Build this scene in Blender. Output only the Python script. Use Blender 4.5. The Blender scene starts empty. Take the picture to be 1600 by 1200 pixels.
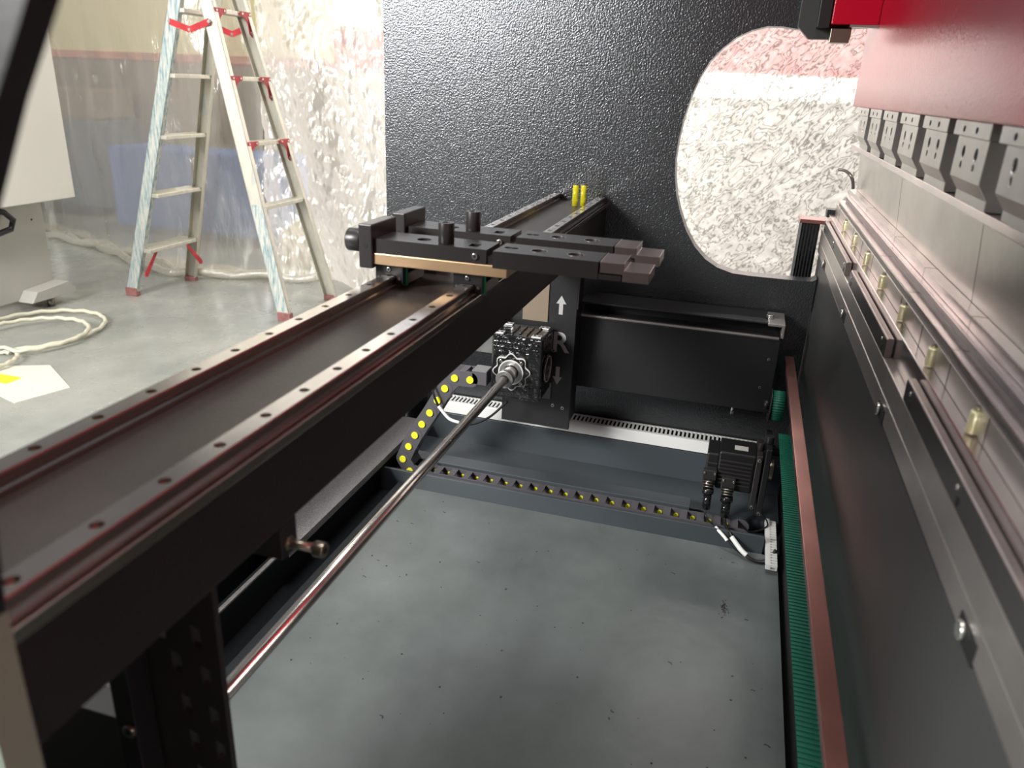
import bpy, bmesh, math, random
from mathutils import Vector, Matrix
random.seed(7)
PI = math.pi
S = bpy.context.scene
COL = S.collection
H = 1.15

# ------------------------------------------------------------------ camera
cam_d = bpy.data.cameras.new('camera')
cam = bpy.data.objects.new('camera', cam_d); COL.objects.link(cam)
yaw, pit, rol = 0.27636784, -0.37210559, 0.04376278
fwd = Vector((math.cos(pit)*math.cos(yaw), math.cos(pit)*math.sin(yaw), math.sin(pit)))
rt = fwd.cross(Vector((0, 0, 1))).normalized(); up = rt.cross(fwd)
rt2 = math.cos(rol)*rt + math.sin(rol)*up
up2 = -math.sin(rol)*rt + math.cos(rol)*up
cam.matrix_world = Matrix(((rt2.x, up2.x, -fwd.x, 0), (rt2.y, up2.y, -fwd.y, 0), (rt2.z, up2.z, -fwd.z, H), (0, 0, 0, 1)))
cam_d.sensor_fit = 'HORIZONTAL'; cam_d.sensor_width = 36.0
cam_d.lens = 1200.0/1600.0*36.0
cam_d.clip_start = 0.02
cam_d.dof.use_dof = True; cam_d.dof.focus_distance = 1.7; cam_d.dof.aperture_fstop = 6.0
S.camera = cam

# ------------------------------------------------------------------ world, lights, exposure
W = bpy.data.worlds.new('hall_air'); S.world = W; W.use_nodes = True
wb = W.node_tree.nodes['Background']; wb.inputs[0].default_value = (0.82, 0.86, 0.9, 1); wb.inputs[1].default_value = 0.16
S.view_settings.view_transform = 'Standard'; S.view_settings.look = 'None'
S.view_settings.gamma = 1.0; S.view_settings.use_curve_mapping = False
S.view_settings.exposure = 0.0

def area(name, loc, target, sx, sy, power, col=(1, 1, 1), spread=180):
    d = bpy.data.lights.new(name, 'AREA'); d.shape = 'RECTANGLE'; d.size = sx; d.size_y = sy
    d.energy = power; d.color = col; d.spread = math.radians(spread)
    o = bpy.data.objects.new(name, d); COL.objects.link(o); o.location = loc
    o.rotation_euler = (Vector(target)-Vector(loc)).to_track_quat('-Z', 'Y').to_euler()
    return o
# daylight from the tall hall windows behind and to the left of the camera
area('daylight_rear_window', (-3.2, 4.0, 2.9), (2.0, 1.2, 1.0), 3.2, 2.0, 330, (1, 0.99, 0.96))
# added light, out of view, that raises the glitter on the far side frame
area('frame_glitter_light', (-1.5, 2.45, 2.45), (2.02, 0.7, 1.3), 0.8, 0.8, 190, (1, 0.99, 0.97))
area('red_band_fill', (5.1, -0.2, 3.9), (6.6, -0.2, 1.7), 2.4, 0.6, 120, (1, 0.98, 0.95))  # added light, out of view, to brighten the red wall band
# high-bay ceiling lamps of the hall
area('high_bay_lamp', (2.9, 3.4, 5.2), (2.9, 3.4, 0), 1.6, 1.6, 45, (1, 0.97, 0.9))
area('high_bay_lamp', (1.2, 0.6, 5.0), (1.2, 0.5, 0), 1.4, 1.4, 95, (1, 0.97, 0.92))
# daylight from the window wall beyond the plastic sheets
area('daylight_far_window', (6.0, 0.4, 2.2), (3.9, 0.2, 0.9), 3.4, 2.6, 105, (1, 1, 0.98))
area('daylight_far_window', (5.9, 3.3, 2.6), (3.9, 2.8, 0.6), 2.4, 2.2, 28, (1, 0.99, 0.95))

# ------------------------------------------------------------------ materials
MATS = {}
def new_mat(name):
    m = bpy.data.materials.new(name); m.use_nodes = True
    nt = m.node_tree; b = nt.nodes['Principled BSDF']
    MATS[name] = m
    return m, nt, b
def pin(b, **k):
    for n, v in k.items():
        b.inputs[n.replace('_', ' ')].default_value = v
def coords(nt, scale=(1, 1, 1)):
    tc = nt.nodes.new('ShaderNodeTexCoord'); mp = nt.nodes.new('ShaderNodeMapping')
    mp.inputs['Scale'].default_value = scale
    # world-sized coordinates: Geometry position, so texture scale is in metres
    g = nt.nodes.new('ShaderNodeNewGeometry')
    nt.links.new(g.outputs['Position'], mp.inputs[0])
    nt.nodes.remove(tc)
    return mp.outputs[0]
def noise(nt, vec, scale, detail=3, rough=0.55):
    n = nt.nodes.new('ShaderNodeTexNoise'); n.inputs['Scale'].default_value = scale
    n.inputs['Detail'].default_value = detail; n.inputs['Roughness'].default_value = rough
    nt.links.new(vec, n.inputs['Vector']); return n.outputs[0]
def ramp(nt, fac, stops):
    r = nt.nodes.new('ShaderNodeValToRGB'); nt.links.new(fac, r.inputs[0])
    while len(r.color_ramp.elements) < len(stops): r.color_ramp.elements.new(0.5)
    for e, (p, c) in zip(r.color_ramp.elements, stops):
        e.position = p; e.color = (c[0], c[1], c[2], 1)
    return r.outputs[0]
def bump(nt, b, height, strength, dist=0.001, nrm='Normal'):
    bp = nt.nodes.new('ShaderNodeBump'); bp.inputs['Strength'].default_value = strength
    bp.inputs['Distance'].default_value = dist
    nt.links.new(height, bp.inputs['Height']); nt.links.new(bp.outputs[0], b.inputs[nrm]); return bp

def paint(name, col, rough=0.4, bscale=0, bstr=0.0, bdist=0.0005, metallic=0.0, var=0.0, vscale=4, coat=0.0, spec=0.5):
    m, nt, b = new_mat(name)
    pin(b, Base_Color=(*col, 1), Roughness=rough, Metallic=metallic)
    b.inputs['Coat Weight'].default_value = coat
    b.inputs['Specular IOR Level'].default_value = spec
    v = coords(nt)
    if bscale: bump(nt, b, noise(nt, v, bscale, 2, 0.5), bstr, bdist)
    if var:
        c = ramp(nt, noise(nt, v, vscale, 6, 0.6), [(0.3, [x*(1-var) for x in col]), (0.72, [min(1, x*(1+var)) for x in col])])
        nt.links.new(c, b.inputs['Base Color'])
    return m

paint('frame_paint', (0.078, 0.081, 0.086), 0.26, 240, 1.0, 0.0011, metallic=0.82, spec=0.8)
paint('frame_satin', (0.036, 0.037, 0.037), 0.42, 300, 0.35, 0.0004)
paint('black_oxide', (0.040, 0.037, 0.037), 0.34, 500, 0.25, 0.0003, metallic=0.35)
paint('black_paint', (0.010, 0.010, 0.011), 0.42, 400, 0.4, 0.0004)
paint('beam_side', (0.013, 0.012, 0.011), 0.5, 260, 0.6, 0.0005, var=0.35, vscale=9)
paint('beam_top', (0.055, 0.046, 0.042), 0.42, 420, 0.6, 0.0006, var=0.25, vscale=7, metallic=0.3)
paint('glossy_black', (0.010, 0.010, 0.011), 0.10, 75, 1.0, 0.0030, coat=0.6)
paint('pan_paint', (0.125, 0.142, 0.14), 0.30, 22, 0.35, 0.0022, var=0.22, vscale=5)
paint('pan_dark', (0.050, 0.060, 0.068), 0.36, 60, 0.25, 0.001)
paint('recess_dark', (0.011, 0.014, 0.017), 0.4, 60, 0.2, 0.001)
paint('hammer_grey', (0.34, 0.33, 0.33), 0.34, 300, 1.0, 0.0022, metallic=0.5, var=0.3, vscale=260)
paint('lit_edge_grey', (0.25, 0.32, 0.25), 0.5)  # light on the near frame edge, put into the colour
paint('duct_white', (0.74, 0.74, 0.72), 0.45)
paint('label_white', (0.8, 0.8, 0.78), 0.5)
paint('chain_black', (0.085, 0.08, 0.09), 0.45)
paint('pin_yellow', (0.85, 0.83, 0.03), 0.45)
paint('belt_green', (0.008, 0.135, 0.085), 0.5, 120, 0.3, 0.0005)
paint('seal_green', (0.0, 0.32, 0.12), 0.45)
paint('cast_metal', (0.36, 0.36, 0.35), 0.32, 300, 0.4, 0.0004, metallic=0.8)
paint('gasket_pale', (0.72, 0.72, 0.70), 0.4, metallic=0.4)
paint('zinc', (0.62, 0.62, 0.58), 0.25, metallic=0.95)
paint('dark_zinc', (0.30, 0.27, 0.22), 0.3, metallic=0.9)
paint('gold_plate', (0.72, 0.50, 0.30), 0.36, 90, 0.2, 0.0003, metallic=0.75)
paint('brass_thread', (0.80, 0.74, 0.50), 0.34, metallic=0.8)
paint('void_black', (0.003, 0.003, 0.003), 0.7)
paint('letter_grey', (0.38, 0.38, 0.38), 0.55)
paint('tip_steel', (0.16, 0.13, 0.125), 0.34, 380, 0.3, 0.0004, metallic=0.6)
paint('cab_white', (0.86, 0.84, 0.76), 0.35)
paint('cab_grey', (0.50, 0.49, 0.45), 0.45)
paint('ladder_red', (0.52, 0.035, 0.045), 0.45, var=0.3, vscale=20)
paint('foot_rubber', (0.30, 0.12, 0.11), 0.6, var=0.4, vscale=40)
paint('blue_machine', (0.03, 0.12, 0.42), 0.5)
paint('dark_machine', (0.075, 0.10, 0.14), 0.55)
paint('brown_machine', (0.20, 0.155, 0.11), 0.6)
paint('bag_beige', (0.62, 0.56, 0.42), 0.6)
paint('wall_cream', (0.82, 0.74, 0.42), 0.7)
paint('banner_red', (0.75, 0.02, 0.05), 0.6)
paint('faded_red', (0.62, 0.20, 0.13), 0.6, var=0.5, vscale=3)
paint('banner_white', (0.62, 0.61, 0.57), 0.6)
paint('hose_pale', (0.66, 0.64, 0.50), 0.45)
paint('hose_black', (0.012, 0.012, 0.012), 0.3)
paint('swarf', (0.02, 0.018, 0.016), 0.5)
paint('paper', (0.70, 0.68, 0.58), 0.7)
paint('red_reflection_steel', (0.38, 0.17, 0.145), 0.27, metallic=0.85, var=0.2, vscale=12)  # bare steel with the red ram's reflection put into its colour

def steel(name, col, rough, streak=(3, 60, 60), bstr=0.12, dist=0.0004, var=0.18):
    m, nt, b = new_mat(name)
    pin(b, Base_Color=(*col, 1), Roughness=rough, Metallic=0.92)
    v = coords(nt, streak)
    n = noise(nt, v, 3, 4, 0.6)
    bump(nt, b, n, bstr, dist)
    v2 = coords(nt)
    n2 = noise(nt, v2, 6, 5, 0.6)
    c = ramp(nt, n2, [(0.3, [x*(1-var) for x in col]), (0.7, [min(1, x*(1+var)) for x in col])])
    nt.links.new(c, b.inputs['Base Color'])
    return m
steel('rail_steel', (0.50, 0.46, 0.43), 0.17)
steel('bed_steel', (0.55, 0.49, 0.48), 0.17)
steel('plate_steel', (0.52, 0.48, 0.46), 0.34)
steel('punch_steel', (0.52, 0.51, 0.47), 0.30, (6, 60, 14))
steel('clamp_steel', (0.50, 0.49, 0.47), 0.33, (40, 40, 8))
steel('wedge_steel', (0.33, 0.28, 0.27), 0.34)
steel('shaft_steel', (0.74, 0.68, 0.64), 0.22, bstr=0.0)

# red ram paint: glossy orange-peel
m = paint('ram_red', (0.42, 0.004, 0.022), 0.24, 240, 0.6, 0.0005, spec=0.28)
# aluminium of the ladder with worn blue paint
m, nt, b = new_mat('ladder_alloy')
pin(b, Roughness=0.42, Metallic=0.55)
v = coords(nt, (9, 9, 2.2))
c = ramp(nt, noise(nt, v, 3.0, 6, 0.7), [(0.35, (0.70, 0.67, 0.56)), (0.58, (0.58, 0.57, 0.50)), (0.72, (0.45, 0.50, 0.50))])
nt.links.new(c, b.inputs['Base Color'])
m, nt, b = new_mat('ladder_blue')
pin(b, Roughness=0.45, Metallic=0.25)
v = coords(nt, (30, 30, 3.2))
c = ramp(nt, noise(nt, v, 3.0, 6, 0.7), [(0.34, (0.12, 0.24, 0.30)), (0.46, (0.38, 0.46, 0.46)), (0.58, (0.62, 0.62, 0.55))])
nt.links.new(c, b.inputs['Base Color'])
# polished concrete
m, nt, b = new_mat('concrete')
pin(b, Roughness=0.24)
v = coords(nt)
n = noise(nt, v, 1.7, 8, 0.62)
c = ramp(nt, n, [(0.30, (0.22, 0.235, 0.22)), (0.55, (0.345, 0.35, 0.32)), (0.75, (0.44, 0.43, 0.38))])
nt.links.new(c, b.inputs['Base Color'])
r = ramp(nt, noise(nt, v, 4, 5, 0.6), [(0.3, (0.16,)*3), (0.7, (0.36,)*3)])
nt.links.new(r, b.inputs['Roughness'])
bump(nt, b, noise(nt, v, 9, 4, 0.6), 0.15, 0.003)

def sheet_mat(name, transp, transl, gloss_rough, tint, crs, crd, fine, sc, rotx, dark, dc=0.70, contour=False):
    m = bpy.data.materials.new(name); m.use_nodes = True; MATS[name] = m
    nt = m.node_tree; nt.nodes.clear()
    out = nt.nodes.new('ShaderNodeOutputMaterial')
    tr = nt.nodes.new('ShaderNodeBsdfTransparent'); tr.inputs[0].default_value = (*tint, 1)
    tl = nt.nodes.new('ShaderNodeBsdfTranslucent')
    df = nt.nodes.new('ShaderNodeBsdfDiffuse'); df.inputs[0].default_value = (0.62, 0.60, 0.54, 1)
    gl = nt.nodes.new('ShaderNodeBsdfGlossy'); gl.inputs['Roughness'].default_value = gloss_rough
    gl.inputs[0].default_value = (0.95, 0.94, 0.9, 1)
    v = coords(nt)
    v.node.inputs['Rotation'].default_value = (rotx, 0, 0)
    mp2 = nt.nodes.new('ShaderNodeMapping'); mp2.inputs['Scale'].default_value = sc
    nt.links.new(v, mp2.inputs[0]); v = mp2.outputs[0]
    n1 = noise(nt, v, crs, 5, 0.62)
    vo = nt.nodes.new('ShaderNodeTexNoise')
    vo.inputs['Scale'].default_value = fine; vo.inputs['Distortion'].default_value = 0.6
    nt.links.new(v, vo.inputs['Vector'])
    # shading of the creases is painted into the film colour as darker lines
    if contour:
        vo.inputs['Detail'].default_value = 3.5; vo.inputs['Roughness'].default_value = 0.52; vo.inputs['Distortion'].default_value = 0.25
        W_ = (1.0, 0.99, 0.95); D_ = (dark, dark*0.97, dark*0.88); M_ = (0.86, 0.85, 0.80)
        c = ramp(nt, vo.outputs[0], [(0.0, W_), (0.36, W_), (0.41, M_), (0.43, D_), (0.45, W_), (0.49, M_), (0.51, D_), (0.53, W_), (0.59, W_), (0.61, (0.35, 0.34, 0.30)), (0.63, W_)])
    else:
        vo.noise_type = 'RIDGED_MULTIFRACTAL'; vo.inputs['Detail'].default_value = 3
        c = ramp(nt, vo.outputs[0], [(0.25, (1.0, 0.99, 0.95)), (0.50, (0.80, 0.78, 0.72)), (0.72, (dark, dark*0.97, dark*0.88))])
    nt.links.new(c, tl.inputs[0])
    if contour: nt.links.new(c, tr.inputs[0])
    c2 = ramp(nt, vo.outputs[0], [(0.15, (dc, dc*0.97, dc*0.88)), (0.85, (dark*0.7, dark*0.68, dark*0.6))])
    nt.links.new(c2, df.inputs[0])
    ad = nt.nodes.new('ShaderNodeMath'); ad.operation = 'MULTIPLY_ADD'; ad.inputs[1].default_value = 0.3
    nt.links.new(vo.outputs[0], ad.inputs[0]); nt.links.new(n1, ad.inputs[2])
    bp = nt.nodes.new('ShaderNodeBump'); bp.inputs['Strength'].default_value = 1.0; bp.inputs['Distance'].default_value = crd
    nt.links.new(ad.outputs[0], bp.inputs['Height'])
    for s in (tl, df, gl): nt.links.new(bp.outputs[0], s.inputs['Normal'])
    m1 = nt.nodes.new('ShaderNodeMixShader'); m1.inputs[0].default_value = transl
    nt.links.new(df.outputs[0], m1.inputs[1]); nt.links.new(tl.outputs[0], m1.inputs[2])
    m2 = nt.nodes.new('ShaderNodeMixShader'); m2.inputs[0].default_value = 0.30
    nt.links.new(m1.outputs[0], m2.inputs[1]); nt.links.new(gl.outputs[0], m2.inputs[2])
    m3 = nt.nodes.new('ShaderNodeMixShader'); m3.inputs[0].default_value = transp
    nt.links.new(m2.outputs[0], m3.inputs[1]); nt.links.new(tr.outputs[0], m3.inputs[2])
    nt.links.new(m3.outputs[0], out.inputs[0])
    return m
sheet_mat('film_clear', 0.52, 0.45, 0.18, (0.93, 0.90, 0.80), 10, 0.014, 9, (1, 1, 0.22), 0.0, 0.45, 0.42)
sheet_mat('film_milky', 0.32, 0.60, 0.20, (0.95, 0.94, 0.90), 22, 0.014, 22, (1, 1, 0.40), 0.0, 0.35)
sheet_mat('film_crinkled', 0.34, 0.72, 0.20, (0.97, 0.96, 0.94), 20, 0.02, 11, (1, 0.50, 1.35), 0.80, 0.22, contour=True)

m, nt, b = new_mat('amber_liquid')
pin(b, Base_Color=(0.80, 0.74, 0.03, 1), Roughness=0.12); b.inputs['Transmission Weight'].default_value = 0.5
def emit(name, col, s):
    m, nt, b = new_mat(name)
    b.inputs['Emission Color'].default_value = (*col, 1); b.inputs['Emission Strength'].default_value = s
    pin(b, Base_Color=(0.8, 0.8, 0.8, 1))
emit('window_glow', (1.0, 1.0, 0.97), 1.6)

# ------------------------------------------------------------------ mesh helpers
class MB:
    def __init__(s): s.v = []; s.f = []; s.sm = []
    def add(s, vs, fs, smooth=False):
        n = len(s.v); s.v += [tuple(p) for p in vs]
        s.f += [tuple(i+n for i in f) for f in fs]; s.sm += [smooth]*len(fs); return s
    def box(s, x0, x1, y0, y1, z0, z1):
        x0, x1 = sorted((x0, x1)); y0, y1 = sorted((y0, y1)); z0, z1 = sorted((z0, z1))
        vs = [(x, y, z) for x in (x0, x1) for y in (y0, y1) for z in (z0, z1)]
        return s.add(vs, [(0, 1, 3, 2), (4, 6, 7, 5), (0, 4, 5, 1), (2, 3, 7, 6), (0, 2, 6, 4), (1, 5, 7, 3)])
    def prism(s, pts, axis, a, b, smooth=False):
        # pts: 2-D outline in the two other axes in order (X: y,z  Y: x,z  Z: x,y)
        n = len(pts)
        def mk(p, t):
            return {'X': (t, p[0], p[1]), 'Y': (p[0], t, p[1]), 'Z': (p[0], p[1], t)}[axis]
        vs = [mk(p, a) for p in pts]+[mk(p, b) for p in pts]
        fs = [tuple(range(n)), tuple(range(2*n-1, n-1, -1))]
        s.add(vs, fs)
        k = len(s.v)-2*n
        for i in range(n):
            j = (i+1) % n
            s.f.append((k+i, k+n+i, k+n+j, k+j)); s.sm.append(smooth)
        return s
    def cyl(s, p0, p1, r, n=20, r1=None, caps=True):
        p0 = Vector(p0); p1 = Vector(p1); d = (p1-p0).normalized()
        a = d.orthogonal().normalized(); b = d.cross(a); r1 = r if r1 is None else r1
        vs = []
        for p, q in ((p0, r), (p1, r1)):
            for i in range(n):
                t = 2*PI*i/n; vs.append(p+q*(math.cos(t)*a+math.sin(t)*b))
        k = len(s.v); s.v += [tuple(x) for x in vs]
        for i in range(n):
            j = (i+1) % n; s.f.append((k+i, k+j, k+n+j, k+n+i)); s.sm.append(True)
        if caps:
            s.f.append(tuple(k+i for i in range(n-1, -1, -1))); s.sm.append(False)
            s.f.append(tuple(k+n+i for i in range(n))); s.sm.append(False)
        return s
    def ring(s, p0, p1, ro, ri, n=28):
        p0 = Vector(p0); p1 = Vector(p1); d = (p1-p0).normalized()
        a = d.orthogonal().normalized(); b = d.cross(a); k = len(s.v)
        for p, q in ((p0, ro), (p1, ro), (p1, ri), (p0, ri)):
            for i in range(n):
                t = 2*PI*i/n; s.v.append(tuple(p+q*(math.cos(t)*a+math.sin(t)*b)))
        for l in range(4):
            m = (l+1) % 4
            for i in range(n):
                j = (i+1) % n
                s.f.append((k+l*n+i, k+l*n+j, k+m*n+j, k+m*n+i)); s.sm.append(l in (0, 2))
        return s
    def tube(s, pts, r, n=10):
        pts = [Vector(p) for p in pts]; k = len(s.v); prev = None
        for i, p in enumerate(pts):
            d = (pts[min(i+1, len(pts)-1)]-pts[max(i-1, 0)]).normalized()
            a = d.orthogonal().normalized() if prev is None else (prev-d*prev.dot(d)).normalized()
            prev = a; b = d.cross(a)
            for q in range(n):
                t = 2*PI*q/n; s.v.append(tuple(p+r*(math.cos(t)*a+math.sin(t)*b)))
        for i in range(len(pts)-1):
            for q in range(n):
                j = (q+1) % n; o = k+i*n
                s.f.append((o+q, o+j, o+n+j, o+n+q)); s.sm.append(True)
        s.f.append(tuple(k+i for i in range(n-1, -1, -1))); s.sm.append(False)
        o = k+(len(pts)-1)*n
        s.f.append(tuple(o+i for i in range(n))); s.sm.append(False)
        return s
    def sphere(s, c, r, n=10, m=6, sz=1):
        k = len(s.v)
        for i in range(1, m):
            ph = PI*i/m
            for j in range(n):
                t = 2*PI*j/n; s.v.append((c[0]+r*math.sin(ph)*math.cos(t), c[1]+r*math.sin(ph)*math.sin(t), c[2]+sz*r*math.cos(ph)))
        s.v += [(c[0], c[1], c[2]+sz*r), (c[0], c[1], c[2]-sz*r)]; T = k+(m-1)*n; B = T+1
        for i in range(m-2):
            for j in range(n):
                q = (j+1) % n; s.f.append((k+i*n+j, k+(i+1)*n+j, k+(i+1)*n+q, k+i*n+q)); s.sm.append(True)
        for j in range(n):
            q = (j+1) % n; s.f.append((T, k+j, k+q)); s.sm.append(True)
            s.f.append((B, k+(m-2)*n+q, k+(m-2)*n+j)); s.sm.append(True)
        return s
    def xf(s, M):
        s.v = [tuple(M @ Vector(p)) for p in s.v]; return s
    def build(s, name, mat, parent=None, bevel=0.0, seg=2, loc=None):
        o0 = Vector(parent['_w']) if parent is not None and '_w' in parent.keys() else Vector((0, 0, 0))
        if parent is None:
            if loc is None:
                xs = [p[0] for p in s.v]; ys = [p[1] for p in s.v]; zs = [p[2] for p in s.v]
                loc = ((min(xs)+max(xs))/2, (min(ys)+max(ys))/2, min(zs))
            o0 = Vector(loc)
        me = bpy.data.meshes.new(name)
        me.from_pydata([tuple(Vector(p)-o0) for p in s.v], [], s.f)
        me.polygons.foreach_set('use_smooth', s.sm)
        bm = bmesh.new(); bm.from_mesh(me); bmesh.ops.recalc_face_normals(bm, faces=bm.faces); bm.to_mesh(me); bm.free()
        me.materials.append(MATS[mat]); me.update()
        ob = bpy.data.objects.new(name, me); COL.objects.link(ob)
        ob['_w'] = tuple(o0)
        if parent is None: ob.location = o0
        else: ob.parent = parent
        if bevel:
            md = ob.modifiers.new('bevel', 'BEVEL'); md.width = bevel; md.segments = seg; md.limit_method = 'ANGLE'; md.angle_limit = 0.6
        return ob
def cut(ob, cutter):
    o0 = Vector(ob['_w'])
    c = MB(); c.v = [tuple(Vector(p)-o0) for p in cutter.v]; c.f = cutter.f; c.sm = cutter.sm
    me = bpy.data.meshes.new('c'); me.from_pydata(c.v, [], c.f)
    bm = bmesh.new(); bm.from_mesh(me); bmesh.ops.recalc_face_normals(bm, faces=bm.faces); bm.to_mesh(me); bm.free()
    co = bpy.data.objects.new('c', me); COL.objects.link(co)
    src = bpy.data.objects.new('s', ob.data); COL.objects.link(src)
    md = src.modifiers.new('b', 'BOOLEAN'); md.object = co; md.operation = 'DIFFERENCE'; md.solver = 'EXACT'
    try: md.use_self = True
    except Exception: pass
    dg = bpy.context.evaluated_depsgraph_get(); dg.update()
    nm = bpy.data.meshes.new_from_object(src.evaluated_get(dg), depsgraph=dg)
    mats = list(ob.data.materials); old = ob.data
    ob.data = nm; nm.name = old.name
    nm.materials.clear()
    for q in mats: nm.materials.append(q)
    for p in nm.polygons: p.material_index = 0
    bpy.data.objects.remove(src); bpy.data.objects.remove(co)
def thing(name, label, cat, loc, group=None):
    o = bpy.data.objects.new(name, None); COL.objects.link(o); o.location = loc; o['_w'] = tuple(loc)
    o.empty_display_size = 0.05
    return tag(o, label, cat, group)
def tag(o, label, cat, group=None):
    o['label'] = label; o['category'] = cat
    if group: o['group'] = group
    return o
def struct(o): o['kind'] = 'structure'; return o
def children(o): return [c for c in bpy.data.objects if c.parent == o]
def copy_tree(o, delta, parent=None, base=None):
    c = o.copy(); COL.objects.link(c)
    if parent is None:
        c.location = Vector(o.location)+Vector(delta)
    else: c.parent = parent
    for ch in children(o): copy_tree(ch, delta, c)
    return c
def screw_head(name, p, d, r, mat, parent, h=None, socket=True):
    p = Vector(p); d = Vector(d).normalized(); h = h or r*0.9
    mb = MB().cyl(p, p+d*h, r, 16)
    ob = mb.build(name, mat, parent, bevel=r*0.12)
    if socket:
        MB().cyl(p+d*h*0.98, p+d*(h+0.0003), r*0.5, 6).build('hex_socket', 'void_black', ob)
    return ob

# ================================================================== SETTING
struct(MB().box(-4, 9, -4, 8, -0.1, 0).build('floor', 'concrete'))
# far hall wall with red and white bands and its window band
wf = struct(MB().box(6.6, 6.75, -5, 9, 0, 4.2).build('wall_far', 'banner_white'))
MB().box(6.585, 6.6, -5, 2.6, 1.30, 2.42).build('painted_band', 'banner_red', wf)
MB().box(6.585, 6.6, 2.6, 9, 1.20, 1.52).build('painted_band', 'banner_red', wf)
w = struct(MB().box(6.57, 6.6, -3.5, 1.4, 1.12, 1.29).build('window_1', 'window_glow'))
w = struct(MB().box(6.57, 6.6, -3.5, 2.6, 2.46, 3.6).build('window_3', 'window_glow'))
for i in range(8):
    MB().box(6.55, 6.575, -3.5+i*0.86, -3.45+i*0.86, 2.46, 3.6).build('window_bar', 'cab_grey', w)
w = struct(MB().box(6.57, 6.6, 2.75, 3.6, 1.56, 3.4).build('window_2', 'window_glow'))
MB().box(6.55, 6.575, 3.15, 3.19, 1.56, 3.4).build('window_bar', 'cab_grey', w)

# cream partition and machines standing behind the clear sheet
t = thing('storage_partition', 'cream panel partition with red stripe showing dimly behind the clear plastic sheet', 'partition', (5.9, 5.4, 0))
MB().box(5.9, 6.0, 3.3, 8.0, 1.25, 3.0).build('panel', 'wall_cream', t)
MB().box(5.885, 5.9, 3.3, 8.0, 1.21, 1.27).build('stripe', 'faded_red', t)
MB().box(5.9, 6.0, 3.3, 8.0, 0, 1.2).build('skirt_panel', 'brown_machine', t)
t = thing('parked_machine', 'dark grey-blue machine blurred behind the clear plastic sheet left of the ladder', 'machine', (5.3, 5.6, 0))
MB().box(5.1, 5.6, 4.9, 7.6, 0.08, 0.75).build('body', 'dark_machine', t, 0.02)
MB().box(5.15, 5.6, 4.95, 7.5, 0.75, 0.98).build('hood', 'brown_machine', t, 0.02)
MB().box(5.12, 5.5, 5.0, 7.5, 0, 0.08).build('plinth', 'void_black', t)
t = thing('blue_cabinet', 'blue cabinet glimpsed through the plastic sheet between the ladder legs', 'cabinet', (4.9, 3.7, 0))
MB().box(4.7, 5.1, 3.05, 4.45, 0.05, 0.62).build('body', 'blue_machine', t, 0.02)
MB().box(4.72, 5.1, 3.10, 4.40, 0, 0.05).build('plinth', 'dark_machine', t)
MB().box(4.69, 4.7, 3.72, 3.735, 0.08, 0.6).build('door_gap', 'void_black', t)

# ================================================================== PLASTIC SHEETS
def curtain(name, y0, y1, x_at, z0, z1, mat, ny, nz, amp, label, seed, flare=0.0, crink=0.0):
    rnd = random.Random(seed)
    ph = [rnd.uniform(0, 6.28) for _ in range(12)]
    fr = [rnd.uniform(6, 26) for _ in range(12)]
    from mathutils import noise as N
    v = []; f = []
    for j in range(nz+1):
        w = j/nz; z = z0+(z1-z0)*w
        for i in range(ny+1):
            u = i/ny; y = y0+(y1-y0)*u
            fold = sum(math.sin(fr[k]*(y+0.12*math.sin(2*z+k))+ph[k])/(1+0.05*fr[k]) for k in range(12))*amp*(0.5+0.7*(1-w))
            x = x_at(y)+fold+flare*(1-w)**3*0.3*math.sin(9*y)
            x += crink*N.fractal(Vector((y*14, z*11+seed, seed*3.1)), 0.8, 2.1, 5)
            yy = y+(0.02*math.sin(7*z+seed))*(1-w)
            v.append((x, yy, z))
    for j in range(nz):
        for i in range(ny):
            a = j*(ny+1)+i; f.append((a, a+1, a+ny+2, a+ny+1))
    mb = MB(); mb.v = v; mb.f = f; mb.sm = [True]*len(f)
    o = mb.build(name, mat); tag(o, label, 'plastic sheet'); return o
def xa(y): return 3.80+max(0, y-3.2)*0.38 if y > 3.2 else 3.80+max(0, 3.0-y)*0.35
s1 = curtain('plastic_sheet', 2.65, 6.2, xa, 0.02, 2.6, 'film_clear', 420, 60, 0.016,
    'clear plastic sheet hanging to the floor behind the aluminium ladder', 3, 0.05, 0.006)
s2 = curtain('plastic_sheet', 1.55, 2.645, lambda y: 3.94, 0.02, 2.6, 'film_milky', 260, 170, 0.014,
    'milky crinkled plastic sheet hanging beside the left edge of the dark side frame', 5, 0.1, 0.022)
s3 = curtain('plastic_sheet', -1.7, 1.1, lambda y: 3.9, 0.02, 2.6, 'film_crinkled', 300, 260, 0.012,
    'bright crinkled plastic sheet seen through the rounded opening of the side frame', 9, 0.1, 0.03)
# loose gathered hem along the floor
mb = MB()
for k in range(3):
    pts = []
    for i in range(80):
        y = 2.35+i*0.034
        pts.append((xa(y)-0.05+0.05*k+0.03*math.sin(5*y+k*2), y, 0.03+0.012*math.sin(17*y+k)))
    mb.tube(pts, 0.022+0.004*k, 9)
tag(mb.build('gathered_hem', 'film_milky'), 'gathered plastic hem lying along the floor behind the ladder feet', 'plastic sheet')
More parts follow.
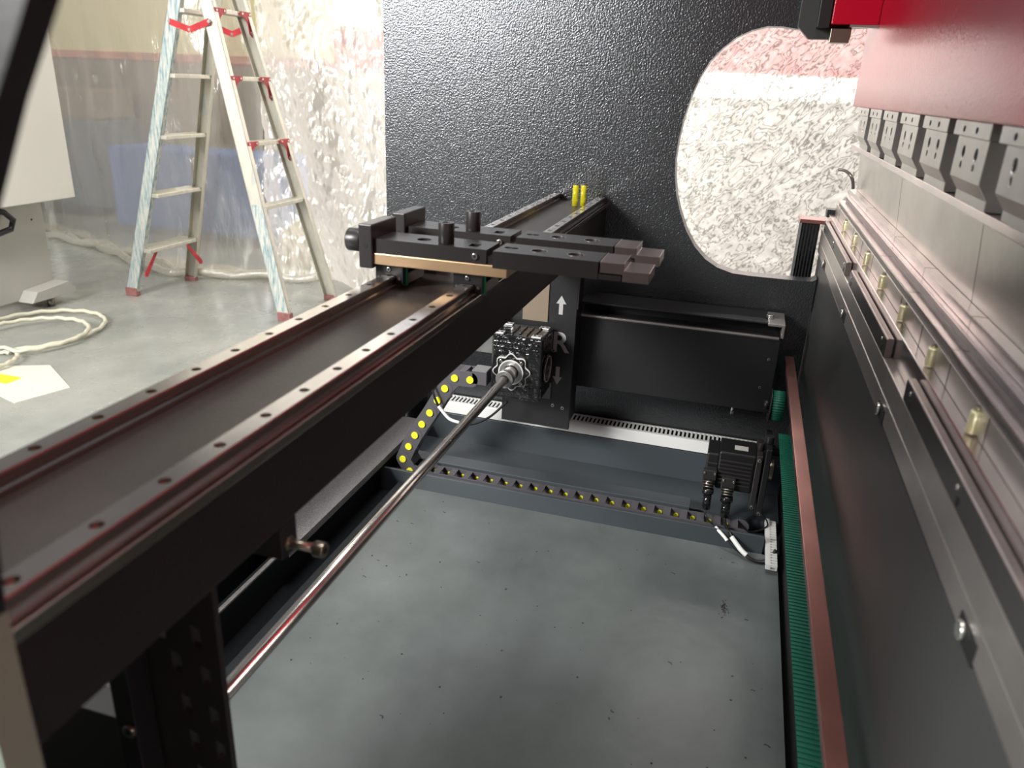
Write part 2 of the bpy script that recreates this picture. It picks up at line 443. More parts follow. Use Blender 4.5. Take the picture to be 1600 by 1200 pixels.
# bag standing behind
mb = MB()
for i in range(9): pass
prof = [(0.0, 0.11), (0.05, 0.125), (0.15, 0.12), (0.24, 0.11), (0.28, 0.06), (0.31, 0.03)]
n = 18; k = 0
for z, r in prof:
    for i in range(n):
        a = 2*PI*i/n; rr = r*(1+0.08*math.sin(3*a+z*9)); mb.v.append((4.25+rr*math.cos(a), 2.62+rr*math.sin(a), z))
for l in range(len(prof)-1):
    for i in range(n):
        j = (i+1) % n; mb.f.append((l*n+i, l*n+j, (l+1)*n+j, (l+1)*n+i)); mb.sm.append(True)
mb.f.append(tuple(range(n-1, -1, -1))); mb.sm.append(False); mb.f.append(tuple((len(prof)-1)*n+i for i in range(n))); mb.sm.append(False)
tag(mb.build('bag', 'bag_beige'), 'beige sack standing behind the plastic sheet between the right ladder legs', 'bag')

# ================================================================== LADDER
L = thing('step_ladder', 'worn aluminium A-frame step ladder with red brackets standing before the plastic sheets', 'ladder', (3.45, 2.6, 0))
def lerp(a, b, t): return Vector(a)+(Vector(b)-Vector(a))*t
def channel(name, a, b, inward, w, mat, parent):
    a = Vector(a); b = Vector(b); d = (b-a).normalized()
    xin = Vector((inward, 0, 0)); side = d.cross(xin).normalized(); xin = side.cross(d).normalized()
    if xin.x*inward < 0: xin = -xin
    t = 0.003; fl = 0.026
    mb = MB()
    def slab(o0, o1, s0, s1):
        vs = [p+xin*o+side*q for p in (a, b) for o in (o0, o1) for q in (s0, s1)]
        mb.add(vs, [(0, 1, 3, 2), (4, 6, 7, 5), (0, 4, 5, 1), (2, 3, 7, 6), (0, 2, 6, 4), (1, 5, 7, 3)])
    slab(0, t, -w/2, w/2); slab(0, fl, -w/2, -w/2+t); slab(0, fl, w/2-t, w/2)
    return mb.build(name, mat, parent)
ZT = 1.68
secA = ((3.29, 3.095, 0.0), (3.40, 2.625, ZT), (3.72, 3.04, 0.0), (3.64, 2.60, ZT))
secB = ((3.21, 2.10, 0.0), (3.36, 2.545, ZT), (3.68, 2.094, 0.0), (3.60, 2.54, ZT))
for sec, zs, red in ((secA, (0.25, 0.54, 0.83, 1.12, 1.41), False), (secB, (0.54, 0.83, 1.12, 1.41), True)):
    a0, a1, b0, b1 = sec
    for q, (p0, p1, inw) in enumerate(((a0, a1, 1), (b0, b1, -1))):
        blue = (not red and q == 0)
        rail = channel('side_rail', p0, p1, inw, 0.066, 'ladder_blue' if blue else 'ladder_alloy', L)
        d = (Vector(p1)-Vector(p0)).normalized()
        if red and q == 0:
            a_ = lerp(p0, p1, 0.03); b_ = lerp(p0, p1, 0.33); xo = Vector((-0.0012, 0, 0)); sd = Vector((0, 1, 0))*0.031
            vs = [P_+o_+w_ for P_ in (a_, b_) for o_ in (xo, xo*0.1) for w_ in (-sd, sd)]
            MB().add(vs, [(0, 1, 3, 2), (4, 6, 7, 5), (0, 4, 5, 1), (2, 3, 7, 6), (0, 2, 6, 4), (1, 5, 7, 3)]).build('blue_sleeve', 'ladder_blue', L)
        c = Vector(p0)+d*0.02
        f = MB().box(c.x-(0.004 if inw > 0 else 0.028), c.x+(0.028 if inw > 0 else 0.004), c.y-0.036, c.y+0.036, 0.0, 0.045 if (q == 0) else 0.025).build('foot', 'foot_rubber', L, 0.004)
    for z in zs:
        t_ = z/ZT; A = lerp(a0, a1, t_); B = lerp(b0, b1, t_)
        A.x += 0.003; B.x -= 0.003
        MB().box(A.x, B.x, min(A.y, B.y)-0.028, max(A.y, B.y)+0.028, z-0.010, z+0.010).build('rung', 'ladder_alloy', L, 0.003)
        if red and z > 0.6:
            for P, sx in ((A, 1), (B, -1)):
                # quarter-round gusset plate under the rung
                pts = [(0, 0.012), (0.085, 0.012), (0.085, -0.006), (0.05, -0.016), (0.028, -0.04), (0.02, -0.085), (0, -0.10)]
                pts = [(P.x+sx*x, z+y) for x, y in pts]
                g = MB().prism(pts, 'Y', P.y-0.036, P.y-0.032).build('gusset', 'ladder_red', L)
                for dx, dz in ((0.012, 0.002), (0.07, 0.002), (0.01, -0.08)):
                    MB().cyl((P.x+sx*dx, P.y-0.0385, z+dz), (P.x+sx*dx, P.y-0.036, z+dz), 0.005, 8).build('rivet', 'zinc', g)
for side, z in ((0, 1.36), (2, 1.36)):
    A = lerp(secA[side], secA[side+1], z/ZT); B = lerp(secB[side], secB[side+1], z/ZT)
    off = -0.012 if side == 0 else 0.008
    mid = (A+B)/2; mid.z -= 0.035
    mb = MB()
    for p, q in ((A, mid), (mid, B)):
        p = Vector(p); q = Vector(q); dd = (q-p).normalized(); nn = Vector((0, -dd.z, dd.y))*0.014
        vs = []
        for xo in (off-0.003, off+0.001):
            for r_, s_ in ((p, 1), (p, -1), (q, -1), (q, 1)): vs.append(Vector((mid.x*0+r_.x+xo, r_.y, r_.z))+nn*s_)
        mb.add(vs, [(0, 1, 2, 3), (7, 6, 5, 4), (0, 4, 5, 1), (1, 5, 6, 2), (2, 6, 7, 3), (3, 7, 4, 0)])
    br = mb.build('spreader_bar', 'ladder_red', L)
    for p in (A, mid, B): MB().cyl((p.x+off-0.007, p.y, p.z), (p.x+off, p.y, p.z), 0.007, 10).build('rivet', 'zinc', br)
MB().box(3.37, 3.63, 2.53, 2.64, ZT-0.01, ZT+0.02).build('top_cap', 'ladder_red', L, 0.004)
for x0_, s_ in ((3.245, 1),):
    mb = MB()
    a = Vector((3.33, 3.066, 0.24)); b_ = Vector((3.46, 3.066, 0.14))
t_ = 0.25/ZT; A = lerp(secA[0], secA[1], t_); B = lerp(secA[2], secA[3], t_)
mb = MB()
for P, sx in ((A, 1), (B, -1)):
    pts = [(P.x+sx*0.10, 0.235), (P.x+sx*0.12, 0.235), (P.x+sx*0.02, 0.11), (P.x, 0.11), (P.x, 0.13)]
    MB().prism(pts, 'Y', P.y-0.03, P.y-0.026).build('rung_brace', 'ladder_red', L)

# ================================================================== CONTROL CABINET, LEFT
t = thing('control_cabinet', 'cream-white control cabinet on a grey pedestal at the left edge', 'cabinet', (2.7, 3.4, 0))
MB().box(2.2, 3.132, 3.2, 3.5, 0.534, 2.1).build('cabinet_body', 'cab_white', t, 0.004)
ped = MB().box(2.2, 3.06, 3.35, 3.6, 0.05, 0.534).build('pedestal', 'cab_grey', t, 0.004)
MB().cyl((2.99, 3.3495, 0.43), (2.99, 3.3495-0.001, 0.43), 0.005, 10).build('screw_hole', 'void_black', ped)
ft = MB().prism([(2.83, 0.05), (3.10, 0.05), (3.10, 0.075), (3.06, 0.115), (2.87, 0.10)], 'Y', 3.26, 3.35).build('foot_bracket', 'cab_grey', t, 0.003)
MB().cyl((2.97, 3.30, 0.0), (2.97, 3.30, 0.05), 0.018, 16).build('levelling_foot', 'dark_zinc', t)
MB().box(2.2, 3.05, 3.36, 3.58, 0.0, 0.05).build('plinth', 'cab_grey', t)
pts = [(2.62, 3.28, 0.55), (2.78, 3.27, 0.50), (2.82, 3.27, 0.46), (2.80, 3.27, 0.42), (2.70, 3.28, 0.40), (2.5, 3.28, 0.41)]
tag(MB().tube(pts, 0.014).build('black_hose', 'hose_black'), 'black looped hose hanging under the cream cabinet at the left edge', 'hose')
def loop(cx, cy, rx, ry, a0, a1, z0, n=60, w=0.0):
    return [(cx+rx*math.cos(a0+(a1-a0)*i/n)+w*math.sin(i*0.7), cy+ry*math.sin(a0+(a1-a0)*i/n), z0+0.006*math.sin(i*0.9)**2+0.012*(i/n)) for i in range(n+1)]
pts = loop(2.62, 3.02, 0.30, 0.26, -2.6, 3.6, 0.009)+loop(2.52, 2.95, 0.24, 0.22, 3.8-PI*2+PI*2, 9.5, 0.022)
tag(MB().tube(pts, 0.009).build('coiled_hose', 'hose_pale'), 'pale coiled hose lying on the concrete beside the grey pedestal', 'hose')
tag(MB().tube(loop(2.20, 2.86, 0.13, 0.12, 0, 5.8, 0.008), 0.008).build('coiled_hose', 'hose_pale'), 'small loose loop of pale hose on the concrete at the left edge', 'hose')
o = MB().prism([(1.95, 2.42), (2.05, 2.75), (2.23, 2.76), (2.30, 2.62), (2.14, 2.36)], 'Z', 0.0, 0.002).build('paper_sheet', 'paper')
tag(o, 'creased pale sheet with a yellow mark lying on the concrete floor', 'paper')
MB().box(2.08, 2.15, 2.6, 2.72, 0.002, 0.0025).build('yellow_mark', 'pin_yellow', o)

# ================================================================== SIDE FRAMES
OPEN = [(-0.06, 1.293), (-0.030, 1.297), (0.002, 1.297), (0.036, 1.288), (0.069, 1.272), (0.097, 1.248), (0.121, 1.220), (0.140, 1.184), (0.155, 1.141), (0.167, 1.09),
        (0.174, 1.036), (0.176, 0.99), (0.171, 0.944), (0.163, 0.904), (0.150, 0.866), (0.129, 0.820), (0.103, 0.781), (0.073, 0.752), (0.04, 0.733), (0.0, 0.722), (-0.04, 0.720)]
def arc(cx, cz, r, a0, a1, n): return [(cx+r*math.cos(math.radians(a0+(a1-a0)*i/n)), cz+r*math.sin(math.radians(a0+(a1-a0)*i/n))) for i in range(n+1)]
outline = [(0.965, 0.0), (0.965, 2.4), (-0.2145, 2.4), (-0.2145, 1.30)]+OPEN+[(-0.17, 0.720), (-0.195, 0.722), (-0.2035, 0.729), (-0.2035, 0.0)]
o = MB().prism(outline, 'X', 2.02, 2.07).build('side_frame', 'frame_paint')
tag(o, 'tall dark textured steel side frame with a rounded throat opening', 'machine frame')
# near side frame: the edge the camera looks past
nf = thing('side_frame', 'blurred near side frame edge running down the left border of the view', 'machine frame', (0.2, 0.5, 0))
MB().prism([(0.965, 0.0), (0.965, 1.70), (1.22, 1.74), (1.22, 2.4), (0.10, 2.4), (0.2155, 1.181), (0.2225, 1.170), (0.231, 1.157), (0.243, 1.139), (0.2555, 1.117), (0.2664, 1.098), (0.285, 1.06), (0.304, 0.96), (0.3128, 0.901), (0.3151, 0.801), (0.3155, 0.0)],  # wider top, out of view, is added to shade the red bracket
           'X', 0.212, 0.225).build('frame_plate', 'black_paint', nf)
MB().box(0.205, 0.2115, 0.3154, 0.6, 0.3, 1.0).build('lit_face', 'lit_edge_grey', nf)  # paler slab painted as the lit lower face of the frame
MB().box(0.2055, 0.2254, 0.3125, 0.3150, 0.3, 0.97).build('lit_edge', 'lit_edge_grey', nf)  # paler strip painted as the lit cut edge of the frame

# lower fixed parts of the machine
o = MB().box(0.25, 1.66, -0.195, 0.755, 0.12, 0.14).build('oil_pan', 'pan_paint')
tag(o, 'grey painted base pan littered with black swarf', 'base pan')
o = thing('machine_base', 'dark painted machine base walls around the grey pan', 'machine base', (1.1, 0.3, 0.0))
MB().box(0.25, 2.02, -0.195, 0.92, 0.06, 0.119).build('base_plate', 'recess_dark', o)
MB().box(0.25, 1.655, 0.757, 0.772, 0.12, 0.152).build('pan_flange', 'recess_dark', o)
MB().box(0.25, 2.02, 0.835, 0.845, 0.12, 0.207).build('rear_wall', 'recess_dark', o)
MB().box(0.25, 2.0, 0.905, 0.92, 0.0, 0.34).build('rear_skirt', 'recess_dark', o)
MB().box(1.66, 1.668, -0.160, 0.825, 0.12, 0.186).build('tray_front_lip', 'pan_dark', o, 0.001)
MB().box(1.668, 1.752, -0.20, 0.825, 0.12, 0.142).build('tray_floor', 'recess_dark', o)
MB().box(1.752, 1.80, 0.02, 0.80, 0.12, 0.180).build('tray_rear_ledge', 'pan_dark', o, 0.001)
MB().box(1.80, 1.955, -0.20, 0.825, 0.12, 0.15).build('rear_floor', 'pan_dark', o)
MB().box(1.955, 2.018, -0.20, 0.825, 0.12, 0.235).build('rear_step', 'pan_dark', o, 0.001)
o = MB().box(1.20, 1.93, 0.815, 0.90, 0.209, 0.213).build('textured_flange', 'hammer_grey')
tag(o, 'long grey hammered sheet flange running below the beam', 'sheet flange')
MB().box(1.20, 1.93, 0.8135, 0.815, 0.196, 0.213).build('fold', 'hammer_grey', o)
o = MB().box(0.80, 1.19, 0.824, 0.833, 0.209, 0.213).build('textured_flange', 'hammer_grey')
tag(o, 'narrow bright flange edge under the beam above the protruding bolt', 'sheet flange')
o = MB().box(0.655, 0.785, 0.805, 0.90, 0.209, 0.213).build('textured_flange', 'hammer_grey')
tag(o, 'patch of grey hammered flange showing in the gap at the lower left corner', 'sheet flange')
# ribbed guard box at the far end of the bed, behind the opening
rb = thing('ribbed_guard', 'black ribbed guard box with pale rim at the far end of the bed', 'guard box', (2.2, -0.18, 0.58))
MB().box(2.205, 2.26, -0.157, -0.205, 0.60, 0.838).build('box', 'glossy_black', rb)
MB().box(2.195, 2.26, -0.152, -0.218, 0.838, 0.848).build('rim', 'red_reflection_steel', rb, 0.001)
MB().box(2.195, 2.203, -0.1515, -0.1585, 0.60, 0.838).build('side_edge', 'cast_metal', rb)
for i in range(5):
    MB().box(2.199, 2.205, -0.163-i*0.008, -0.166-i*0.008, 0.60, 0.835).build('rib', 'black_paint', rb)
tag(MB().box(2.16, 2.20, -0.212, -0.238, 0.862, 0.882).build('end_stop', 'black_paint', bevel=0.001), 'small black stop block on top of the far bed end', 'stop block')

# ================================================================== REAR BEAM with RAILS
bm_ = thing('rear_beam', 'heavy dark steel beam carrying two linear rails across the machine', 'beam', (1.1, 0.41, 0.776))
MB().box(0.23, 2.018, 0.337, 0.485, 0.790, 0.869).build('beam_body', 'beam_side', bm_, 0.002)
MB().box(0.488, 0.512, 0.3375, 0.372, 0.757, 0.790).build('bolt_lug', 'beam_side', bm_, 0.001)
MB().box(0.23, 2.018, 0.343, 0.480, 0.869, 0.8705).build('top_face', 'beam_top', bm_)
MB().box(0.23, 2.018, 0.3355, 0.339, 0.862, 0.8715).build('milled_edge', 'rail_steel', bm_, 0.0008)
def rail(yc, x0, label):
    w = 0.010; z0 = 0.8707; z1 = 0.888
    h = z1-z0
    prof = [(-w-0.0006, 0), (-w-0.0006, h*0.26), (-w*0.72, h*0.40), (-w*0.72, h*0.62), (-w, h*0.74), (-w, h*0.93), (-w*0.9, h), (w*0.9, h), (w, h*0.93), (w, h*0.74),
            (w*0.72, h*0.62), (w*0.72, h*0.40), (w+0.0006, h*0.26), (w+0.0006, 0)]
    o = MB().prism([(yc+a, z0+b) for a, b in prof], 'X', 0.235, 2.012).build('linear_rail', 'rail_steel')
    c = MB(); xs = []
    x = x0
    while x < 2.0:
        if x > 0.24: xs.append(x)
        x += 0.06
    for x in xs: c.cyl((x, yc, z1-0.008), (x, yc, z1+0.004), 0.0047, 14)
    cut(o, c)
    tag(o, label, 'linear rail', 'linear rails on the rear beam')
    for x in xs:
        MB().cyl((x, yc, z1-0.0078), (x, yc, z1-0.0035), 0.0042, 12).build('mounting_bolt', 'dark_zinc', o)
rail(0.351, 0.2595, 'steel linear rail on the beam edge nearer the grey pan')
rail(0.470, 0.267, 'steel linear rail on the beam edge nearer the ladder')
for i, (y, lab) in enumerate(((0.404, 'left of two small yellow fluid vials at the far beam end'), (0.386, 'right of two small yellow fluid vials at the far beam end'))):
    o = MB().cyl((1.93+0.01*i, y, 0.8707), (1.93+0.01*i, y, 0.922), 0.0075, 16).build('fluid_vial', 'amber_liquid')
    tag(o, lab, 'vial', 'yellow vials at the beam end')
    MB().cyl((1.93+0.01*i, y, 0.922), (1.93+0.01*i, y, 0.926), 0.0065, 14).build('cap', 'chain_black', o)

# ================================================================== BACKGAUGE FINGERS
def finger(x0, label):
    T = thing('stop_finger', label, 'stop finger', (x0+0.033, 0.41, 0.888), 'backgauge stop fingers')
    x1 = x0+0.066
    MB().box(x0, x1+0.012, 0.292, 0.490, 0.904, 0.920).build('mounting_plate', 'gold_plate', T, 0.0012)
    # rear arm
    ra = MB().box(x0+0.002, x1-0.004, 0.322, 0.488, 0.9202, 0.940).build('rear_arm', 'black_oxide', T, 0.0)
    c = MB().cyl((x0+0.03, 0.424, 0.930), (x0+0.03, 0.424, 0.945), 0.0105, 24)
    c.box(x0+0.016, x0+0.036, 0.340, 0.354, 0.930, 0.945)
    cut(ra, c)
    MB().cyl((x0+0.03, 0.424, 0.930), (x0+0.03, 0.424, 0.934), 0.006, 12).build('bolt', 'dark_zinc', ra)
    MB().cyl((x0+0.026, 0.347, 0.930), (x0+0.026, 0.347, 0.935), 0.005, 12).build('bolt', 'cast_metal', ra)
    screw_head('clamp_screw', (x0+0.002, 0.338, 0.930), (-1, 0, 0), 0.0042, 'zinc', ra, 0.003)
    MB().box(x0+0.004, x1-0.006, 0.305, 0.322, 0.9202, 0.930).build('hinge_tongue', 'black_paint', T)
    # front arm with countersunk holes
    fa = MB().box(x0-0.001, x1-0.004, 0.168, 0.312, 0.917, 0.940)
    fa = fa.build('front_arm', 'black_oxide', T)
    c = MB()
    for y, r in ((0.256, 0.011), (0.205, 0.011)):
        c.cyl((x0+0.030, y, 0.925), (x0+0.030, y, 0.9405), r*0.75, 24, r)
    cut(fa, c)
    c = MB()
    for y in (0.300, 0.291): c.cyl((x0+0.032, y, 0.927), (x0+0.032, y, 0.945), 0.0055, 16)
    cut(fa, c)
    for y in (0.256, 0.205):
        MB().ring((x0+0.030, y, 0.9398), (x0+0.030, y, 0.9404), 0.0117, 0.0107, 32).build('chamfer_ring', 'cast_metal', fa)
        MB().cyl((x0+0.030, y, 0.925), (x0+0.030, y, 0.929), 0.0055, 14).build('bolt', 'dark_zinc', fa)
    MB().box(x0+0.0, x1-0.005, 0.137, 0.168, 0.917, 0.924).build('lower_lip', 'black_oxide', fa, 0.0006)
    # stepped tips
    tp = MB().prism([(0.166, 0.9255), (0.166, 0.940), (0.1345, 0.940), (0.1345, 0.931), (0.101, 0.931), (0.101, 0.9165), (0.136, 0.9165), (0.136, 0.9255)],
                    'X', x0+0.001, x1-0.004).build('finger_tip', 'tip_steel', T, 0.0009)
    for y in (0.1655, 0.1348):
        MB().box(x0+0.001, x1-0.004, y-0.0006, y+0.0009, 0.9395, 0.9406).build('bright_edge', 'cast_metal', tp)
    # upright bush
    b_ = MB().ring((x0+0.020, 0.387, 0.940), (x0+0.020, 0.387, 0.969), 0.0112, 0.0055, 32).build('upright_bush', 'black_oxide', T, 0.0006)
    MB().cyl((x0+0.020, 0.387, 0.94), (x0+0.020, 0.387, 0.962), 0.0055, 16).build('bolt', 'void_black', b_)
    # rear clamp block with knob
    cb = MB().box(x0-0.004, x1+0.012, 0.489, 0.510, 0.898, 0.960).build('clamp_block', 'black_oxide', T, 0.0018)
    MB().cyl((x0-0.0045, 0.4995, 0.930), (x0-0.003, 0.4995, 0.930), 0.0036, 14).build('screw_hole', 'void_black', cb)
    kb = MB().cyl((x0+0.012, 0.510, 0.934), (x0+0.012, 0.532, 0.934), 0.0165, 28).build('adjusting_knob', 'black_oxide', T, 0.0012)
    # two guide carriages straddling the rails
    for y in (0.470, 0.351):
        ca = thing_part = MB()
        ca.box(x0+0.022, x1+0.02, y+0.0105, y+0.022, 0.874, 0.9035).box(x0+0.022, x1+0.02, y-0.022, y-0.0105, 0.874, 0.9035).box(x0+0.022, x1+0.02, y-0.022, y+0.022, 0.8885, 0.9035)
        ca = ca.build('guide_carriage', 'plate_steel', T, 0.0008)
        e = MB()
        for a0, a1, b0, b1 in ((y+0.0105, y+0.021, 0.875, 0.9025), (y-0.021, y-0.0105, 0.875, 0.9025), (y-0.0105, y+0.0105, 0.8885, 0.9025)): e.box(x0+0.010, x0+0.020, a0, a1, b0, b1)
        e = e.build('end_cap', 'black_paint', ca)
        g = MB()
        for a0, a1, b0, b1 in ((y+0.0105, y+0.0218, 0.8745, 0.903), (y-0.0225, y-0.0105, 0.8725, 0.903)): g.box(x0+0.0198, x0+0.0245, a0, a1, b0, b1)
        g.build('green_seal', 'seal_green', ca)
        screw_head('cap_screw', (x0+0.010, y, 0.8965), (-1, 0, 0), 0.0032, 'zinc', ca, 0.002)
        for s_ in (-1, 1): MB().cyl((x0+0.010, y+s_*0.016, 0.884), (x0+0.0085, y+s_*0.016, 0.884), 0.0022, 10).build('cap_pin', 'dark_zinc', ca)
    return T
finger(0.978, 'nearer black stop finger on its gold mounting plate')
finger(1.090, 'farther black stop finger, behind the nearer one')

# ================================================================== R COLUMN (far) and near bracket
rc = thing('support_column', 'black steel column marked with R and two grey arrows, under the beam', 'support column', (1.83, 0.445, 0.315))
MB().box(1.80, 1.812, 0.353, 0.536, 0.315, 0.788).build('front_plate', 'black_paint', rc, 0.001)
MB().box(1.812, 1.88, 0.355, 0.367, 0.33, 0.788).build('side_plate', 'black_paint', rc, 0.001)
MB().box(1.80, 1.8115, 0.3505, 0.353, 0.64, 0.74).build('edge_strip', 'black_oxide', rc)
MB().box(1.797, 1.7998, 0.425, 0.49, 0.60, 0.72).build('cover_plate', 'brown_machine', rc)
def text_part(txt, y, z, size, x, mat, parent, name):
    cu = bpy.data.curves.new('t', 'FONT'); cu.body = txt; cu.size = size; cu.align_x = 'CENTER'; cu.align_y = 'CENTER'; cu.extrude = 0.0004; cu.offset = 0.0012
    to = bpy.data.objects.new('t', cu); COL.objects.link(to)
    dg = bpy.context.evaluated_depsgraph_get(); dg.update()
    me = bpy.data.meshes.new_from_object(to.evaluated_get(dg)); bpy.data.objects.remove(to)
    o0 = Vector(parent['_w'])
    for v in me.vertices:
        a, b_, c = v.co; v.co = Vector((x-c, y-a, z+b_))-o0
    me.materials.clear(); me.materials.append(MATS[mat]); me.name = name
    o = bpy.data.objects.new(name, me); COL.objects.link(o); o.parent = parent; o['_w'] = tuple(o0); return o
text_part('R', 0.389, 0.548, 0.074, 1.7994, 'letter_grey', rc, 'letter')
def arrow(y, z, s, flip):
    pts = [(-0.0048, -0.022), (0.0048, -0.022), (0.0048, 0.004), (0.012, 0.004), (0, 0.024), (-0.012, 0.004), (-0.0048, 0.004)]
    if flip: pts = [(a, -b) for a, b in pts]
    MB().prism([(y+a*s, z+b*s) for a, b in pts], 'X', 1.7990, 1.7999).build('arrow', 'letter_grey', rc)
arrow(0.393, 0.646, 1.05, False); arrow(0.391, 0.462, 1.05, True)
for y, z in ((0.398, 0.378), (0.372, 0.374), (0.405, 0.527)):
    screw_head('cap_screw', (1.80, y, z), (-1, 0, 0), 0.0045, 'cast_metal', rc, 0.003)
MB().box(1.795, 1.7998, 0.405, 0.472, 0.395, 0.44).build('seat_plate', 'pan_paint', rc)

nb = thing('perforated_bracket', 'black bracket plate punched with slanted slots in the lower left foreground', 'bracket', (0.42, 0.395, 0.3))
pl = MB().prism([(0.354, 0.30), (0.354, 0.788), (0.405, 0.788), (0.405, 0.712), (0.412, 0.712), (0.430, 0.694), (0.434, 0.68), (0.434, 0.30)], 'X', 0.415, 0.421).build('plate', 'black_oxide', nb)
c = MB()
for i, (y, z) in enumerate(((0.3745, 0.722), (0.397, 0.690), (0.3695, 0.682), (0.393, 0.646), (0.366, 0.640), (0.390, 0.607), (0.364, 0.603), (0.387, 0.568), (0.361, 0.565), (0.385, 0.53))):
    c.prism([(y-0.0042, z-0.0110), (y+0.0042, z-0.0080), (y+0.0042, z+0.0110), (y-0.0042, z+0.0080)], 'X', 0.40, 0.43)
cut(pl, c)
md = pl.modifiers.new('bevel', 'BEVEL'); md.width = 0.0007; md.segments = 2; md.limit_method = 'ANGLE'
MB().box(0.421, 0.50, 0.425, 0.434, 0.30, 0.70).build('side_flange', 'black_paint', nb)
MB().box(0.39, 0.414, 0.426, 0.446, 0.40, 0.788).build('rear_post', 'black_paint', nb, 0.001)
screw_head('cap_screw', (0.39, 0.431, 0.63), (-1, 0, 0), 0.006, 'dark_zinc', nb, 0.004)
MB().box(0.43, 0.46, 0.434, 0.60, 0.40, 0.585).build('lower_web', 'frame_satin', nb, 0.001)

# bolt protruding from the beam underside
bt = MB().cyl((0.50, 0.352, 0.768), (0.50, 0.313, 0.768), 0.0042, 16).build('adjusting_bolt', 'dark_zinc')
tag(bt, 'socket-head bolt sticking out under the beam above the shaft', 'bolt')
MB().cyl((0.50, 0.313, 0.768), (0.50, 0.303, 0.768), 0.0068, 20).build('bolt_head', 'dark_zinc', bt, 0.0008)
MB().cyl((0.50, 0.3032, 0.768), (0.50, 0.3026, 0.768), 0.0034, 6).build('hex_socket', 'void_black', bt)
MB().cyl((0.50, 0.342, 0.768), (0.50, 0.337, 0.768), 0.007, 6).build('nut', 'dark_zinc', bt, 0.0005)

# ================================================================== GEARBOX + SHAFT
gx = 1.68
gb = thing('worm_gearbox', 'glossy black worm gearbox with pale scalloped gasket on the R column', 'gearbox', (1.72, 0.463, 0.43))
hb = MB().box(gx, gx+0.105, 0.405, 0.532, 0.432, 0.590)
hb = hb.build('housing', 'glossy_black', gb, 0.006, 3)
for yy in (0.412, 0.505):
    for xx in (gx+0.006, gx+0.082):
        f = MB().box(xx, xx+0.018, yy, yy+0.024, 0.590, 0.5935).build('machined_pad', 'gasket_pale', gb, 0.001)
        MB().cyl((xx+0.009, yy+0.006, 0.5935), (xx+0.009, yy+0.006, 0.5939), 0.0035, 10).build('tapped_hole', 'void_black', f)
        MB().cyl((xx+0.009, yy+0.017, 0.5935), (xx+0.009, yy+0.017, 0.5939), 0.0035, 10).build('tapped_hole', 'void_black', f)
for i in range(4):
    MB().box(gx+0.02, gx+0.085, 0.430+i*0.018, 0.434+i*0.018, 0.590, 0.5945).build('top_rib', 'glossy_black', gb, 0.001)
MB().sphere((gx+0.05, 0.495, 0.592), 0.006).build('vent_plug', 'cast_metal', gb)
for i in range(3):
    MB().box(gx-0.005, gx, 0.415, 0.525, 0.572-i*0.012, 0.576-i*0.012).build('casting_rib', 'glossy_black', gb, 0.0012)
yc, zc = 0.478, 0.502
n = 96; outer = []; inner = []
for i in range(n):
    a = 2*PI*i/n; r = 0.0435+0.0042*math.cos(8*a+0.4); outer.append((yc+r*math.cos(a), zc+r*math.sin(a)))
    r2 = r-0.0028; inner.append((yc+r2*math.cos(a), zc+r2*math.sin(a)))
MB().prism(outer, 'X', gx-0.007, gx, True).build('gasket_rim', 'gasket_pale', gb)
cv = MB().prism(inner, 'X', gx-0.0095, gx-0.006, True).build('output_cover', 'glossy_black', gb)
MB().ring((gx-0.0115, yc, zc), (gx-0.008, yc, zc), 0.0315, 0.0285, 40).build('bore_rim', 'gasket_pale', cv)
MB().ring((gx-0.011, yc, zc), (gx-0.005, yc, zc), 0.0285, 0.019, 36).build('oil_seal', 'cast_metal', cv)
for a in (45, 135, 225, 315):
    y = yc+0.0365*math.cos(math.radians(a)); z = zc+0.0365*math.sin(math.radians(a))
    screw_head('cover_bolt', (gx-0.0095, y, z), (-1, 0, 0), 0.0042, 'zinc', cv, 0.003)
sl = MB().cyl((gx-0.01, yc, zc), (gx-0.052, yc, zc), 0.0175, 32).build('hollow_shaft', 'shaft_steel', gb, 0.001)
MB().ring((gx-0.064, yc, zc), (gx-0.048, yc, zc), 0.0215, 0.0103, 32).build('shaft_collar', 'cast_metal', gb, 0.001)
MB().cyl((gx+0.05, 0.405, zc), (gx+0.05, 0.4005, zc), 0.036, 32).build('side_cover', 'glossy_black', gb, 0.003)
MB().ring((gx+0.05, 0.4005, zc), (gx+0.05, 0.3995, zc), 0.033, 0.0315, 32).build('side_cover_rim', 'gasket_pale', gb)
MB().box(gx+0.01, gx+0.09, 0.41, 0.53, 0.426, 0.433).build('foot', 'glossy_black', gb)
o = MB().cyl((0.43, yc, zc), (1.662, yc, zc), 0.0100, 28).build('drive_shaft', 'shaft_steel')
tag(o, 'long polished steel shaft running from the gearbox to the foreground', 'shaft')
# motor side plate left of gearbox
ms = thing('mounting_plate', 'black mounting plate with bright bolts left of the gearbox under the beam', 'mounting plate', (1.79, 0.575, 0.40))
MB().box(1.765, 1.80, 0.537, 0.556, 0.42, 0.788).build('upright', 'black_paint', ms, 0.001)
MB().box(1.79, 1.80, 0.556, 0.62, 0.50, 0.70).build('web_plate', 'cast_metal', ms, 0.001)
for z in (0.48, 0.53): screw_head('hex_bolt', (1.765, 0.5465, z), (-1, 0, 0), 0.006, 'zinc', ms, 0.005, False)
screw_head('hex_bolt', (1.79, 0.585, 0.54), (-1, 0, 0), 0.004, 'zinc', ms, 0.004, False)

